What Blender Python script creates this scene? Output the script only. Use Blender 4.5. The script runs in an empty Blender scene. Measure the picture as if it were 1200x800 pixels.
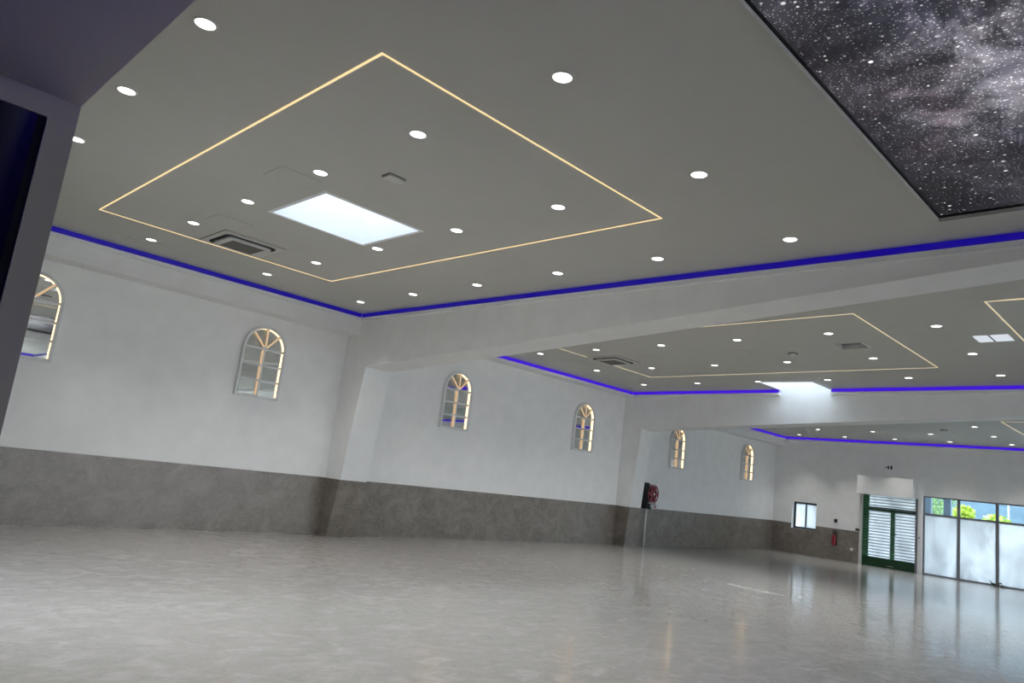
import bpy, bmesh, math, random
from mathutils import Vector, Matrix

random.seed(7)
S = bpy.context.scene
COL = S.collection
PI = math.pi

# ------------------------------------------------------------------ camera
cam_d = bpy.data.cameras.new('camera')
cam_d.sensor_width = 36.0
cam_d.lens = 852.85 / 1200.0 * 36.0
cam_d.clip_start, cam_d.clip_end = 0.05, 600
cam = bpy.data.objects.new('camera', cam_d)
COL.objects.link(cam)
RX = Vector((0.69531, -0.70880, 0.11894))
UP = Vector((-0.21144, -0.04357, 0.97642))
FW = Vector((0.68690, 0.70406, 0.18017))
cam.matrix_world = Matrix(((RX.x, UP.x, -FW.x, 0), (RX.y, UP.y, -FW.y, 0), (RX.z, UP.z, -FW.z, 1.65), (0, 0, 0, 1)))
S.camera = cam

# ------------------------------------------------------------------ view, sky, sun
S.view_settings.view_transform = 'Standard'
S.view_settings.look = 'None'
S.view_settings.gamma = 1.0
S.view_settings.exposure = 0.68
S.view_settings.use_curve_mapping = False
S.cycles.max_bounces = 10
S.cycles.diffuse_bounces = 7
S.cycles.glossy_bounces = 5
S.cycles.transmission_bounces = 6
S.cycles.transparent_max_bounces = 12
S.cycles.sample_clamp_indirect = 6.0
S.cycles.caustics_reflective = False
S.cycles.caustics_refractive = False

SKY = 7.5
SPOT_W = 95.0
W = bpy.data.worlds.new('sky')
S.world = W
W.use_nodes = True
bg = W.node_tree.nodes['Background']
bg.inputs[0].default_value = (0.91, 0.96, 1.0, 1)
bg.inputs[1].default_value = SKY

sun_d = bpy.data.lights.new('sun', 'SUN')
sun_d.energy = 9.0
sun_d.angle = math.radians(0.6)
sun_d.color = (1, 0.94, 0.84)
sun = bpy.data.objects.new('sun', sun_d)
COL.objects.link(sun)
sun.location = (60, 30, 60)
sun.rotation_euler = Vector((-2.9, -0.7, -4.7)).to_track_quat('-Z', 'Y').to_euler()

# ------------------------------------------------------------------ constants
WY = 13.58            # inner face of the mirror wall
RY = -14.6            # inner face of the opposite wall
FX = 29.08            # inner face of the far wall
B1 = (8.32, 8.96)     # first beam
B2 = (18.47, 19.05)   # second beam
ZC1 = 4.626
ZC3 = 4.545
YM = -0.5             # ridge


def zc1(x, y): return ZC1
def zc2(x, y): return 4.62 + 0.02 * (13.4 - (y if y > YM else 2 * YM - y))
def zc3(x, y): return ZC3


# ------------------------------------------------------------------ materials
def mat(name):
    m = bpy.data.materials.new(name)
    m.use_nodes = True
    nt = m.node_tree
    return m, nt, nt.nodes, nt.links, nt.nodes['Principled BSDF']


def ramp(N, stops):
    r = N.new('ShaderNodeValToRGB')
    e = r.color_ramp.elements
    while len(e) < len(stops):
        e.new(0.5)
    for k, (p, c) in enumerate(stops):
        e[k].position = p
        e[k].color = (c[0], c[1], c[2], 1) if len(c) == 3 else c
    return r


def paint(name, col, rough=0.6, var=0.03, bump=0.02, scale=3.0, spec=0.3):
    m, nt, N, L, b = mat(name)
    tc = N.new('ShaderNodeTexCoord')
    n = N.new('ShaderNodeTexNoise')
    n.inputs['Scale'].default_value = scale
    n.inputs['Detail'].default_value = 5
    L.new(tc.outputs['Object'], n.inputs['Vector'])
    r = ramp(N, [(0.3, [c * (1 - var) for c in col]), (0.7, [min(1, c * (1 + var)) for c in col])])
    L.new(n.outputs['Fac'], r.inputs[0])
    L.new(r.outputs[0], b.inputs['Base Color'])
    b.inputs['Roughness'].default_value = rough
    b.inputs['Specular IOR Level'].default_value = spec
    if bump:
        n2 = N.new('ShaderNodeTexNoise')
        n2.inputs['Scale'].default_value = 90
        L.new(tc.outputs['Object'], n2.inputs['Vector'])
        bp = N.new('ShaderNodeBump')
        bp.inputs['Strength'].default_value = bump
        bp.inputs['Distance'].default_value = 0.01
        L.new(n2.outputs['Fac'], bp.inputs['Height'])
        L.new(bp.outputs[0], b.inputs['Normal'])
    return m


def plastic(name, col, rough=0.4, metal=0.0):
    m, nt, N, L, b = mat(name)
    tc = N.new('ShaderNodeTexCoord')
    n = N.new('ShaderNodeTexNoise')
    n.inputs['Scale'].default_value = 14
    L.new(tc.outputs['Object'], n.inputs['Vector'])
    r = ramp(N, [(0.3, [c * 0.94 for c in col]), (0.7, [min(1, c * 1.05) for c in col])])
    L.new(n.outputs['Fac'], r.inputs[0])
    L.new(r.outputs[0], b.inputs['Base Color'])
    b.inputs['Roughness'].default_value = rough
    b.inputs['Metallic'].default_value = metal
    return m


def glow(name, col, strength):
    m, nt, N, L, b = mat(name)
    b.inputs['Base Color'].default_value = (*[0.06 * c for c in col], 1)
    b.inputs['Emission Color'].default_value = (*col, 1)
    b.inputs['Emission Strength'].default_value = strength
    b.inputs['Roughness'].default_value = 0.5
    return m


def stone(name, dark, mid, light, rough, bump, joints=None, stretch=(1, 1, 1), vein=0.5, spec=0.5, coat=0.0):
    m, nt, N, L, b = mat(name)
    tc = N.new('ShaderNodeTexCoord')
    mp = N.new('ShaderNodeMapping')
    mp.inputs['Scale'].default_value = stretch
    mp.inputs['Rotation'].default_value = (0.1, 0.45, 0.5)
    L.new(tc.outputs['Object'], mp.inputs['Vector'])
    n1 = N.new('ShaderNodeTexNoise')
    n1.inputs['Scale'].default_value = 0.9
    n1.inputs['Detail'].default_value = 9
    n1.inputs['Roughness'].default_value = 0.62
    n1.inputs['Distortion'].default_value = 1.1
    L.new(mp.outputs[0], n1.inputs['Vector'])
    r1 = ramp(N, [(0.3, dark), (0.5, mid), (0.72, light)])
    L.new(n1.outputs['Fac'], r1.inputs[0])
    # thin pale veins
    n2 = N.new('ShaderNodeTexNoise')
    n2.inputs['Scale'].default_value = 1.7
    n2.inputs['Detail'].default_value = 6
    n2.inputs['Roughness'].default_value = 0.6
    n2.inputs['Distortion'].default_value = 2.2
    L.new(mp.outputs[0], n2.inputs['Vector'])
    r2 = ramp(N, [(0.465, (0, 0, 0)), (0.5, (1, 1, 1)), (0.535, (0, 0, 0))])
    L.new(n2.outputs['Fac'], r2.inputs[0])
    mul = N.new('ShaderNodeMath')
    mul.operation = 'MULTIPLY'
    mul.inputs[1].default_value = vein
    L.new(r2.outputs[0], mul.inputs[0])
    mx = N.new('ShaderNodeMixRGB')
    mx.inputs[2].default_value = (*light, 1)
    L.new(mul.outputs[0], mx.inputs[0])
    L.new(r1.outputs[0], mx.inputs[1])
    out = mx
    if joints:
        bk = N.new('ShaderNodeTexBrick')
        bk.inputs['Scale'].default_value = 1.0
        bk.inputs['Brick Width'].default_value = joints[0]
        bk.inputs['Row Height'].default_value = joints[1]
        bk.inputs['Mortar Size'].default_value = 0.0025
        bk.inputs['Mortar Smooth'].default_value = 0.0
        bk.offset = 0.0
        L.new(tc.outputs['Object'], bk.inputs['Vector'])
        bk.inputs['Color1'].default_value = (0, 0, 0, 1)
        bk.inputs['Color2'].default_value = (0, 0, 0, 1)
        bk.inputs['Mortar'].default_value = (0.16, 0.16, 0.16, 1)
        mj = N.new('ShaderNodeMixRGB')
        mj.inputs[2].default_value = (*[c * 0.55 for c in dark], 1)
        L.new(bk.outputs['Color'], mj.inputs[0])
        L.new(mx.outputs[0], mj.inputs[1])
        out = mj
    L.new(out.outputs[0], b.inputs['Base Color'])
    b.inputs['Specular IOR Level'].default_value = spec
    b.inputs['Coat Weight'].default_value = coat
    b.inputs['Coat Roughness'].default_value = 0.05
    rr = ramp(N, [(0.3, (rough * 0.92,) * 3), (0.7, (rough * 1.1,) * 3)])
    L.new(n1.outputs['Fac'], rr.inputs[0])
    L.new(rr.outputs[0], b.inputs['Roughness'])
    n3 = N.new('ShaderNodeTexNoise')
    n3.inputs['Scale'].default_value = 8.0
    n3.inputs['Detail'].default_value = 3
    L.new(tc.outputs['Object'], n3.inputs['Vector'])
    bp = N.new('ShaderNodeBump')
    bp.inputs['Strength'].default_value = bump
    bp.inputs['Distance'].default_value = 0.02
    L.new(n3.outputs['Fac'], bp.inputs['Height'])
    L.new(bp.outputs[0], b.inputs['Normal'])
    L.new(bp.outputs[0], b.inputs['Coat Normal'])
    return m


def mixed(name, transp, col, rough=0.0, kind='glossy', fac=0.1, pattern=False):
    """a pane: see-through with a share of gloss, or a white film that scatters"""
    m, nt, N, L, b = mat(name)
    N.remove(b)
    o = [n for n in N if n.type == 'OUTPUT_MATERIAL'][0]
    t = N.new('ShaderNodeBsdfTransparent')
    t.inputs[0].default_value = (*transp, 1)
    mx = N.new('ShaderNodeMixShader')
    if kind == 'glossy':
        g = N.new('ShaderNodeBsdfGlossy')
        g.inputs['Color'].default_value = (*col, 1)
        g.inputs['Roughness'].default_value = rough
    else:
        g = N.new('ShaderNodeBsdfTranslucent')
        g.inputs['Color'].default_value = (*col, 1)
        if pattern:
            tc = N.new('ShaderNodeTexCoord')
            mp = N.new('ShaderNodeMapping')
            mp.inputs['Scale'].default_value = (1, 0.9, 0.45)
            L.new(tc.outputs['Object'], mp.inputs['Vector'])
            n = N.new('ShaderNodeTexNoise')
            n.inputs['Scale'].default_value = 1.3
            n.inputs['Detail'].default_value = 2
            n.inputs['Distortion'].default_value = 1.4
            L.new(mp.outputs[0], n.inputs['Vector'])
            r = ramp(N, [(0.3, [c * 0.8 for c in col]), (0.7, [min(1, c * 1.15) for c in col])])
            L.new(n.outputs['Fac'], r.inputs[0])
            L.new(r.outputs[0], g.inputs['Color'])
    mx.inputs[0].default_value = fac
    L.new(t.outputs[0], mx.inputs[1])
    L.new(g.outputs[0], mx.inputs[2])
    L.new(mx.outputs[0], o.inputs[0])
    return m


def galaxy(name):
    """backlit print of a star field"""
    m, nt, N, L, b = mat(name)
    tc = N.new('ShaderNodeTexCoord')
    P = tc.outputs['Object']

    def noise(scale, detail, dist, rough=0.6, off=(0, 0, 0)):
        mp = N.new('ShaderNodeMapping')
        mp.inputs['Location'].default_value = off
        L.new(P, mp.inputs['Vector'])
        n = N.new('ShaderNodeTexNoise')
        n.inputs['Scale'].default_value = scale
        n.inputs['Detail'].default_value = detail
        n.inputs['Roughness'].default_value = rough
        n.inputs['Distortion'].default_value = dist
        L.new(mp.outputs[0], n.inputs['Vector'])
        return n.outputs['Fac']

    def math_(op, a, c):
        n = N.new('ShaderNodeMath')
        n.operation = op
        for k, v in enumerate((a, c)):
            if isinstance(v, (int, float)):
                n.inputs[k].default_value = v
            else:
                L.new(v, n.inputs[k])
        return n.outputs[0]

    def step(v, a, c):
        n = N.new('ShaderNodeMapRange')
        n.interpolation_type = 'SMOOTHSTEP'
        n.inputs[1].default_value, n.inputs[2].default_value = a, c
        L.new(v, n.inputs[0])
        return n.outputs[0]

    sep = N.new('ShaderNodeSeparateXYZ')
    L.new(P, sep.inputs[0])
    X, Y = sep.outputs[0], sep.outputs[1]
    # distance from the print's middle (its own layout)
    dx = math_('MULTIPLY', math_('SUBTRACT', X, 4.6), 0.36)
    dy = math_('MULTIPLY', math_('SUBTRACT', Y, 0.2), 0.62)
    d = math_('SQRT', math_('ADD', math_('MULTIPLY', dx, dx), math_('MULTIPLY', dy, dy)), 0)
    core = math_('SUBTRACT', 1.0, step(d, 0.15, 1.6))
    cloud = step(noise(1.5, 10, 0.7, 0.68), 0.31, 0.72)
    dust = step(noise(0.8, 6, 1.6, off=(7, 3, 1)), 0.45, 0.66)
    neb = math_('MULTIPLY', cloud, core)
    neb = math_('MULTIPLY', neb, math_('SUBTRACT', 1.0, math_('MULTIPLY', dust, 0.55)))
    r = ramp(N, [(0.0, (0.011, 0.011, 0.014)), (0.2, (0.055, 0.054, 0.066)), (0.45, (0.21, 0.2, 0.23)), (0.8, (0.46, 0.44, 0.48))])
    L.new(neb, r.inputs[0])
    tint = ramp(N, [(0.42, (0.95, 0.96, 1.1)), (0.55, (1, 1, 1)), (0.68, (1.15, 0.9, 0.98))])
    L.new(noise(0.7, 3, 0.4, off=(2, 9, 4)), tint.inputs[0])
    c1 = N.new('ShaderNodeMixRGB')
    c1.blend_type = 'MULTIPLY'
    c1.inputs[0].default_value = 1
    L.new(r.outputs[0], c1.inputs[1])
    L.new(tint.outputs[0], c1.inputs[2])
    total = c1.outputs[0]
    # stars of three sizes
    for scale, size, lvl, keep in ((26, 0.17, 0.5, 0.25), (11, 0.14, 0.8, 0.45), (3.6, 0.075, 1.3, 0.55)):
        v = N.new('ShaderNodeTexVoronoi')
        v.voronoi_dimensions = '2D'
        v.inputs['Scale'].default_value = scale
        L.new(P, v.inputs['Vector'])
        s = math_('SUBTRACT', 1.0, step(v.outputs['Distance'], size * 0.35, size))
        cs = N.new('ShaderNodeSeparateColor')
        L.new(v.outputs['Color'], cs.inputs[0])
        pick = math_('GREATER_THAN', cs.outputs[0], keep)
        lum = math_('MULTIPLY', math_('MULTIPLY', s, pick), math_('MULTIPLY', math_('MULTIPLY', cs.outputs[1], cs.outputs[1]), lvl))
        a = N.new('ShaderNodeMixRGB')
        a.blend_type = 'ADD'
        a.inputs[0].default_value = 1
        L.new(total, a.inputs[1])
        L.new(lum, a.inputs[2])
        total = a.outputs[0]
    # swarms of tiny stars inside the bright clouds
    v = N.new('ShaderNodeTexVoronoi')
    v.voronoi_dimensions = '2D'
    v.inputs['Scale'].default_value = 34
    L.new(P, v.inputs['Vector'])
    s = math_('SUBTRACT', 1.0, step(v.outputs['Distance'], 0.06, 0.24))
    cs = N.new('ShaderNodeSeparateColor')
    L.new(v.outputs['Color'], cs.inputs[0])
    lum = math_('MULTIPLY', math_('MULTIPLY', s, math_('GREATER_THAN', cs.outputs[0], 0.58)), math_('MULTIPLY', neb, 1.7))
    a = N.new('ShaderNodeMixRGB')
    a.blend_type = 'ADD'
    a.inputs[0].default_value = 1
    L.new(total, a.inputs[1])
    L.new(lum, a.inputs[2])
    total = a.outputs[0]
    b.inputs['Base Color'].default_value = (0.02, 0.02, 0.022, 1)
    b.inputs['Roughness'].default_value = 0.5
    b.inputs['Specular IOR Level'].default_value = 0.1
    L.new(total, b.inputs['Emission Color'])
    b.inputs['Emission Strength'].default_value = 0.62
    return m


M = {
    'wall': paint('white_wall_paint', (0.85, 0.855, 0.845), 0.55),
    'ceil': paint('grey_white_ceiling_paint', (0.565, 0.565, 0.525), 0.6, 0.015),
    'beam': paint('beam_paint', (0.84, 0.85, 0.84), 0.55),
    'shaft': paint('skylight_shaft_paint', (0.93, 0.94, 0.95), 0.6, 0.01),
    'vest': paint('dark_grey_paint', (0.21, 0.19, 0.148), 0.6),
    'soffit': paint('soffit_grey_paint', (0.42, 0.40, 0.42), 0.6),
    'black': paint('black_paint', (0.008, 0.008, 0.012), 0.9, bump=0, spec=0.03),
    'floor': stone('grey_marble_floor', (0.315, 0.306, 0.294), (0.352, 0.341, 0.329), (0.46, 0.448, 0.436), 0.24, 0.12, (1.2, 1.2), (3.4, 5.2, 4), 0.55, 0.8, 0.4),
    'dado': stone('grey_brown_stone', (0.14, 0.121, 0.102), (0.20, 0.175, 0.149), (0.285, 0.257, 0.226), 0.33, 0.03, None, (2.2, 2.2, 2.6), 0.75),
    'white': plastic('white_enamel', (0.80, 0.80, 0.78), 0.4),
    'offwhite': plastic('off_white_plastic', (0.62, 0.62, 0.59), 0.45),
    'frame': plastic('white_mirror_frame', (0.72, 0.73, 0.72), 0.35),
    'grey': plastic('grey_aluminium', (0.20, 0.21, 0.23), 0.4, 0.3),
    'dark': plastic('charcoal_aluminium', (0.025, 0.035, 0.04), 0.4),
    'blackp': plastic('black_plastic', (0.006, 0.006, 0.007), 0.8),
    'joint': plastic('ceiling_joint', (0.33, 0.33, 0.31), 0.7),
    'grille': plastic('brown_grey_grille', (0.17, 0.162, 0.145), 0.5),
    'green': plastic('green_enamel', (0.008, 0.17, 0.045), 0.35),
    'dgreen': plastic('dark_green_enamel', (0.003, 0.055, 0.014), 0.35),
    'red': plastic('red_enamel', (0.24, 0.008, 0.02), 0.35),
    'steel': plastic('steel', (0.6, 0.6, 0.6), 0.3, 0.8),
    'slat': plastic('grille_slat_grey', (0.16, 0.19, 0.20), 0.45, 0.2),
    'lamp': glow('downlight_diffuser', (1, 0.99, 0.96), 3.0),
    'warm': glow('warm_white_led', (1.0, 0.73, 0.38), 0.68),
    'warm_dim': glow('warm_white_led_far', (1.0, 0.82, 0.52), 0.48),
    'gold': glow('warm_led_bright', (1.0, 0.70, 0.38), 1.7),
    'gold_dim': glow('warm_led_soft', (1.0, 0.68, 0.40), 0.42),
    'blue': glow('blue_led_dim', (0.012, 0.0, 0.62), 0.22),
    'blue2': glow('blue_led', (0.075, 0.004, 1.0), 0.38),
    'blue3': glow('violet_led', (0.10, 0.06, 1.0), 85.0),
    'blue4': glow('side_room_led', (0.03, 0.01, 1.0), 16.0),
    'glowing_pane': glow('glowing_pane_face', (0.86, 0.91, 1.0), 0.46),
    'galaxy': galaxy('galaxy_print'),
    'glass': mixed('clear_glass', (0.62, 0.72, 0.76), (1, 1, 1), 0.02, fac=0.06),
    'opal': mixed('rooflight_opal', (0.58, 0.62, 0.66), (1, 1, 1), 0.05, fac=0.05),
    'skyglass': mixed('rooflight_glass', (0.95, 0.97, 1), (1, 1, 1), 0.05, fac=0.05),
    'frost': mixed('frosted_film', (0.22, 0.26, 0.29), (0.44, 0.475, 0.505), kind='translucent', fac=0.80, pattern=True),
    'ground': paint('pale_paving', (0.42, 0.42, 0.41), 0.8, 0.1),
    'leaf': plastic('sunlit_leaf', (0.42, 0.50, 0.05), 0.6),  # sun shining through the leaves is put into this yellow
    'leaf2': plastic('green_leaf', (0.20, 0.30, 0.10), 0.6),
    'weed': plastic('grey_green_leaf', (0.07, 0.085, 0.06), 0.7),
    'bark': plastic('bark', (0.12, 0.09, 0.07), 0.9),
    'hill': paint('wooded_hillside', (0.07, 0.095, 0.12), 0.95, 0.25, 0.0, 0.5, 0.0),
    'post': plastic('blue_grey_post', (0.16, 0.20, 0.28), 0.6),
}
m, nt, N, L, b = mat('silver_mirror')
b.inputs['Metallic'].default_value = 1
b.inputs['Roughness'].default_value = 0.015
n = N.new('ShaderNodeTexNoise')
n.inputs['Scale'].default_value = 0.8
r = ramp(N, [(0.3, (0.74, 0.76, 0.74)), (0.7, (0.78, 0.80, 0.78))])
L.new(n.outputs['Fac'], r.inputs[0])
L.new(r.outputs[0], b.inputs['Base Color'])
M['mirror'] = m


# ------------------------------------------------------------------ mesh helpers
class MB:
    def __init__(s):
        s.v, s.f = [], []

    def add(s, vs, fs):
        o = len(s.v)
        s.v += [tuple(p) for p in vs]
        s.f += [tuple(i + o for i in f) for f in fs]

    def hexa(s, p):   # 4 bottom points (ccw from above), then 4 top points
        s.add(p, [(3, 2, 1, 0), (4, 5, 6, 7), (0, 1, 5, 4), (1, 2, 6, 5), (2, 3, 7, 6), (3, 0, 4, 7)])

    def box(s, x0, x1, y0, y1, z0, z1):
        s.hexa([(x0, y0, z0), (x1, y0, z0), (x1, y1, z0), (x0, y1, z0), (x0, y0, z1), (x1, y0, z1), (x1, y1, z1), (x0, y1, z1)])

    def tbox(s, x0, x1, y0, y1, zf, d0, d1):   # box that follows a ceiling plane
        c = [(x0, y0), (x1, y0), (x1, y1), (x0, y1)]
        s.hexa([(x, y, zf(x, y) + d0) for x, y in c] + [(x, y, zf(x, y) + d1) for x, y in c])

    def prism_x(s, prof, x0, x1):   # prof: (y, z) loop
        n = len(prof)
        vs = [(x0, y, z) for y, z in prof] + [(x1, y, z) for y, z in prof]
        fs = [tuple(range(n)), tuple(range(2 * n - 1, n - 1, -1))]
        fs += [(i, i + n, (i + 1) % n + n, (i + 1) % n) for i in range(n)]
        s.add(vs, fs)

    def prism_y(s, prof, y0, y1):   # prof: (x, z) loop
        n = len(prof)
        vs = [(x, y0, z) for x, z in prof] + [(x, y1, z) for x, z in prof]
        fs = [tuple(range(n)), tuple(range(2 * n - 1, n - 1, -1))]
        fs += [(i, i + n, (i + 1) % n + n, (i + 1) % n) for i in range(n)]
        s.add(vs, fs)

    def prism_z(s, prof, z0, z1):
        n = len(prof)
        vs = [(x, y, z0) for x, y in prof] + [(x, y, z1) for x, y in prof]
        fs = [tuple(range(n)), tuple(range(2 * n - 1, n - 1, -1))]
        fs += [(i, i + n, (i + 1) % n + n, (i + 1) % n) for i in range(n)]
        s.add(vs, fs)

    def tube(s, pts, rad, n=10, caps=True):
        pts = [Vector(p) for p in pts]
        rr = rad if isinstance(rad, (list, tuple)) else [rad] * len(pts)
        o = len(s.v)
        t0 = (pts[1] - pts[0]).normalized()
        a = Vector((0, 0, 1)) if abs(t0.z) < 0.9 else Vector((1, 0, 0))
        u = t0.cross(a).normalized()
        for i, p in enumerate(pts):
            t = (pts[min(i + 1, len(pts) - 1)] - pts[max(i - 1, 0)]).normalized()
            u = (u - t * u.dot(t)).normalized()
            w = t.cross(u)
            for k in range(n):
                q = p + (u * math.cos(2 * PI * k / n) + w * math.sin(2 * PI * k / n)) * rr[i]
                s.v.append(tuple(q))
        for i in range(len(pts) - 1):
            for k in range(n):
                s.f.append((o + i * n + k, o + i * n + (k + 1) % n, o + (i + 1) * n + (k + 1) % n, o + (i + 1) * n + k))
        if caps:
            s.f.append(tuple(o + k for k in range(n - 1, -1, -1)))
            s.f.append(tuple(o + (len(pts) - 1) * n + k for k in range(n)))

    def lathe(s, prof, n=28, axis='z', at=(0, 0, 0)):   # prof: (radius, height)
        o = len(s.v)
        for r_, h in prof:
            for k in range(n):
                c, d = r_ * math.cos(2 * PI * k / n), r_ * math.sin(2 * PI * k / n)
                p = {'z': (c, d, h), 'y': (c, -h, d), 'x': (h, c, d)}[axis]
                s.v.append((p[0] + at[0], p[1] + at[1], p[2] + at[2]))
        for i in range(len(prof) - 1):
            for k in range(n):
                s.f.append((o + i * n + k, o + i * n + (k + 1) % n, o + (i + 1) * n + (k + 1) % n, o + (i + 1) * n + k))

    def build(s, name, material, parent=None, smooth=False, bevel=0.0):
        me = bpy.data.meshes.new(name)
        me.from_pydata(s.v, [], s.f)
        bm = bmesh.new()
        bm.from_mesh(me)
        bmesh.ops.recalc_face_normals(bm, faces=bm.faces)
        bm.to_mesh(me)
        bm.free()
        me.materials.append(material)
        if smooth:
            for p in me.polygons:
                p.use_smooth = True
        o = bpy.data.objects.new(name, me)
        COL.objects.link(o)
        if parent:
            o.parent = parent
        if bevel:
            md = o.modifiers.new('edge', 'BEVEL')
            md.width = bevel
            md.segments = 2
            md.limit_method = 'ANGLE'
        return o


def plate(u0, u1, v0, v1, holes, f, ub=(), vb=()):
    """a slab with rectangular holes; f(u, v, side) gives the point on side 0 (seen) or 1 (back)"""
    us = sorted({u0, u1, *ub, *[h[0] for h in holes], *[h[1] for h in holes]})
    vs = sorted({v0, v1, *vb, *[h[2] for h in holes], *[h[3] for h in holes]})
    us = [u for u in us if u0 <= u <= u1]
    vs = [v for v in vs if v0 <= v <= v1]
    b = MB()
    idx = {}

    def vid(i, j, k):
        if (i, j, k) not in idx:
            idx[(i, j, k)] = len(b.v)
            b.v.append(tuple(f(us[i], vs[j], k)))
        return idx[(i, j, k)]

    def solid(i, j):
        if i < 0 or j < 0 or i >= len(us) - 1 or j >= len(vs) - 1:
            return False
        cu, cv = (us[i] + us[i + 1]) / 2, (vs[j] + vs[j + 1]) / 2
        return not any(h[0] < cu < h[1] and h[2] < cv < h[3] for h in holes)
    for i in range(len(us) - 1):
        for j in range(len(vs) - 1):
            if not solid(i, j):
                continue
            for k in (0, 1):
                b.f.append((vid(i, j, k), vid(i + 1, j, k), vid(i + 1, j + 1, k), vid(i, j + 1, k)))
            if not solid(i - 1, j):
                b.f.append((vid(i, j, 0), vid(i, j + 1, 0), vid(i, j + 1, 1), vid(i, j, 1)))
            if not solid(i + 1, j):
                b.f.append((vid(i + 1, j, 0), vid(i + 1, j + 1, 0), vid(i + 1, j + 1, 1), vid(i + 1, j, 1)))
            if not solid(i, j - 1):
                b.f.append((vid(i, j, 0), vid(i + 1, j, 0), vid(i + 1, j, 1), vid(i, j, 1)))
            if not solid(i, j + 1):
                b.f.append((vid(i, j + 1, 0), vid(i + 1, j + 1, 0), vid(i + 1, j + 1, 1), vid(i, j + 1, 1)))
    return b


def empty(name, loc, rz=0.0):
    o = bpy.data.objects.new(name, None)
    o.empty_display_size = 0.1
    COL.objects.link(o)
    o.location = loc
    o.rotation_euler = (0, 0, rz)
    return o


def tag(o, label, cat, group=None):
    o['label'] = label
    o['category'] = cat
    if group:
        o['group'] = group
    return o


def struct(o, label=None):
    o['kind'] = 'structure'
    if label:
        o['label'] = label
    return o


KIDS = {}


def kids(o):
    if o not in KIDS:
        KIDS[o] = [c for c in bpy.data.objects if c.parent == o]
    return KIDS[o]


def copy_tree(o, parent=None):
    c = o.copy()
    COL.objects.link(c)
    c.parent = parent
    for ch in kids(o):
        copy_tree(ch, c)
    return c


# ------------------------------------------------------------------ floor and outer walls
b = MB()
b.box(-3.2, FX + 0.32, RY - 0.3, WY + 0.3, -0.12, 0)
struct(b.build('floor', M['floor']), 'glossy pale grey marble-look floor of the hall')

wall_left = MB()
wall_left.box(0.46, FX + 0.3, WY, WY + 0.25, 0, 5.2)
wall_left = struct(wall_left.build('wall_left', M['wall']), 'long white wall carrying the arched mirrors')
DZ = 1.156
for x0, x1 in ((0.57, B1[0]), (B1[1], B2[0]), (B2[1], FX)):
    b = MB()
    b.box(x0, x1, WY - 0.012, WY + 0.002, 0, DZ)
    b.build('wainscot', M['dado'], wall_left)

ADDED_WIN = [(x, x + 3.6, 0.5, 3.5) for x in (1.2, 5.6, 10.0, 14.4, 20.2)]
b = plate(0.46, FX + 0.3, 0, 5.2, ADDED_WIN, lambda u, v, k: (u, RY - 0.25 * k, v))
struct(b.build('wall_right', M['wall']), 'white wall opposite the mirrors, pierced by added windows')
for x0, x1, z0, z1 in ADDED_WIN:      # unseen windows added in the opposite wall to brighten the hall
    w_ = struct(empty('added_window_3', ((x0 + x1) / 2, RY - 0.15, z0)), 'tall clear unseen window added to the opposite wall for light')
    for a0, a1, c0, c1_ in ((-1.8, 1.8, 0, 0.06), (-1.8, 1.8, 2.94, 3.0), (-1.8, -1.74, 0.06, 2.94), (1.74, 1.8, 0.06, 2.94), (-0.03, 0.03, 0.06, 2.94)):
        b = MB()
        b.box(a0, a1, -0.03, 0.03, c0, c1_)
        b.build('frame_bar', M['dark'], w_)
    for a0, a1 in ((-1.74, -0.03), (0.03, 1.74)):
        b = MB()
        b.box(a0, a1, -0.005, 0.005, 0.06, 2.94)
        b.build('pane', M['skyglass'], w_)
    pd = bpy.data.lights.new('added_window_portal', 'AREA')      # light portal: only steers the sky's sampling
    pd.shape = 'RECTANGLE'
    pd.size, pd.size_y = 3.5, 2.9
    pd.cycles.is_portal = True
    po = bpy.data.objects.new('added_window_portal', pd)
    COL.objects.link(po)
    po.location = ((x0 + x1) / 2, RY - 0.3, (z0 + z1) / 2)
    po.rotation_euler = (PI / 2, 0, 0)

# far wall: window, door and glazed front are openings
WIN = (11.83, 12.80, 0.97, 2.0)
DOOR = (8.28, 10.14, 0.0, 2.56)
GLZ = (RY + 0.2, 8.11, 0.0, 2.70)
b = plate(RY - 0.2, WY + 0.2, 0, 5.2, [WIN, DOOR, GLZ], lambda u, v, k: (FX + 0.3 * k, u, v))
wall_far = struct(b.build('wall_far', M['wall']), 'white end wall with the green door and glazed front')
b = plate(10.21, WY - 0.012, 0, DZ, [(WIN[0], WIN[1], WIN[2], DZ + 1)], lambda u, v, k: (FX - 0.012 + 0.014 * k, u, v))
b.build('wainscot', M['dado'], wall_far)

# wall with the entrance, seen edge-on beside the camera
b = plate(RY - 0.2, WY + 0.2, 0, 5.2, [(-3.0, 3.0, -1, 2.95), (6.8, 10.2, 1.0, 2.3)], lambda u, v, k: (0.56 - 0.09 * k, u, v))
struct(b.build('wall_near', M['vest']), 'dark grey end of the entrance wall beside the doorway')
w_ = struct(empty('added_window_4', (0.5, 8.5, 1.0)), 'low wide unseen window added to the entrance wall for light')  # out of view; added so daylight reaches the face of the nearest beam
for a0, a1, c0, c1_ in ((-1.7, 1.7, 0, 0.06), (-1.7, 1.7, 1.24, 1.3), (-1.7, -1.64, 0.06, 1.24), (1.64, 1.7, 0.06, 1.24), (-0.03, 0.03, 0.06, 1.24)):
    b = MB()
    b.box(-0.02, 0.03, a0, a1, c0, c1_)
    b.build('frame_bar', M['dark'], w_)
for a0, a1 in ((-1.64, -0.03), (0.03, 1.64)):
    b = MB()
    b.box(-0.005, 0.005, a0, a1, 0.06, 1.24)
    b.build('pane', M['skyglass'], w_)
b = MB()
b.box(-1.2, 0.56, -3.0, 3.0, 2.8, 2.95)
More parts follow.
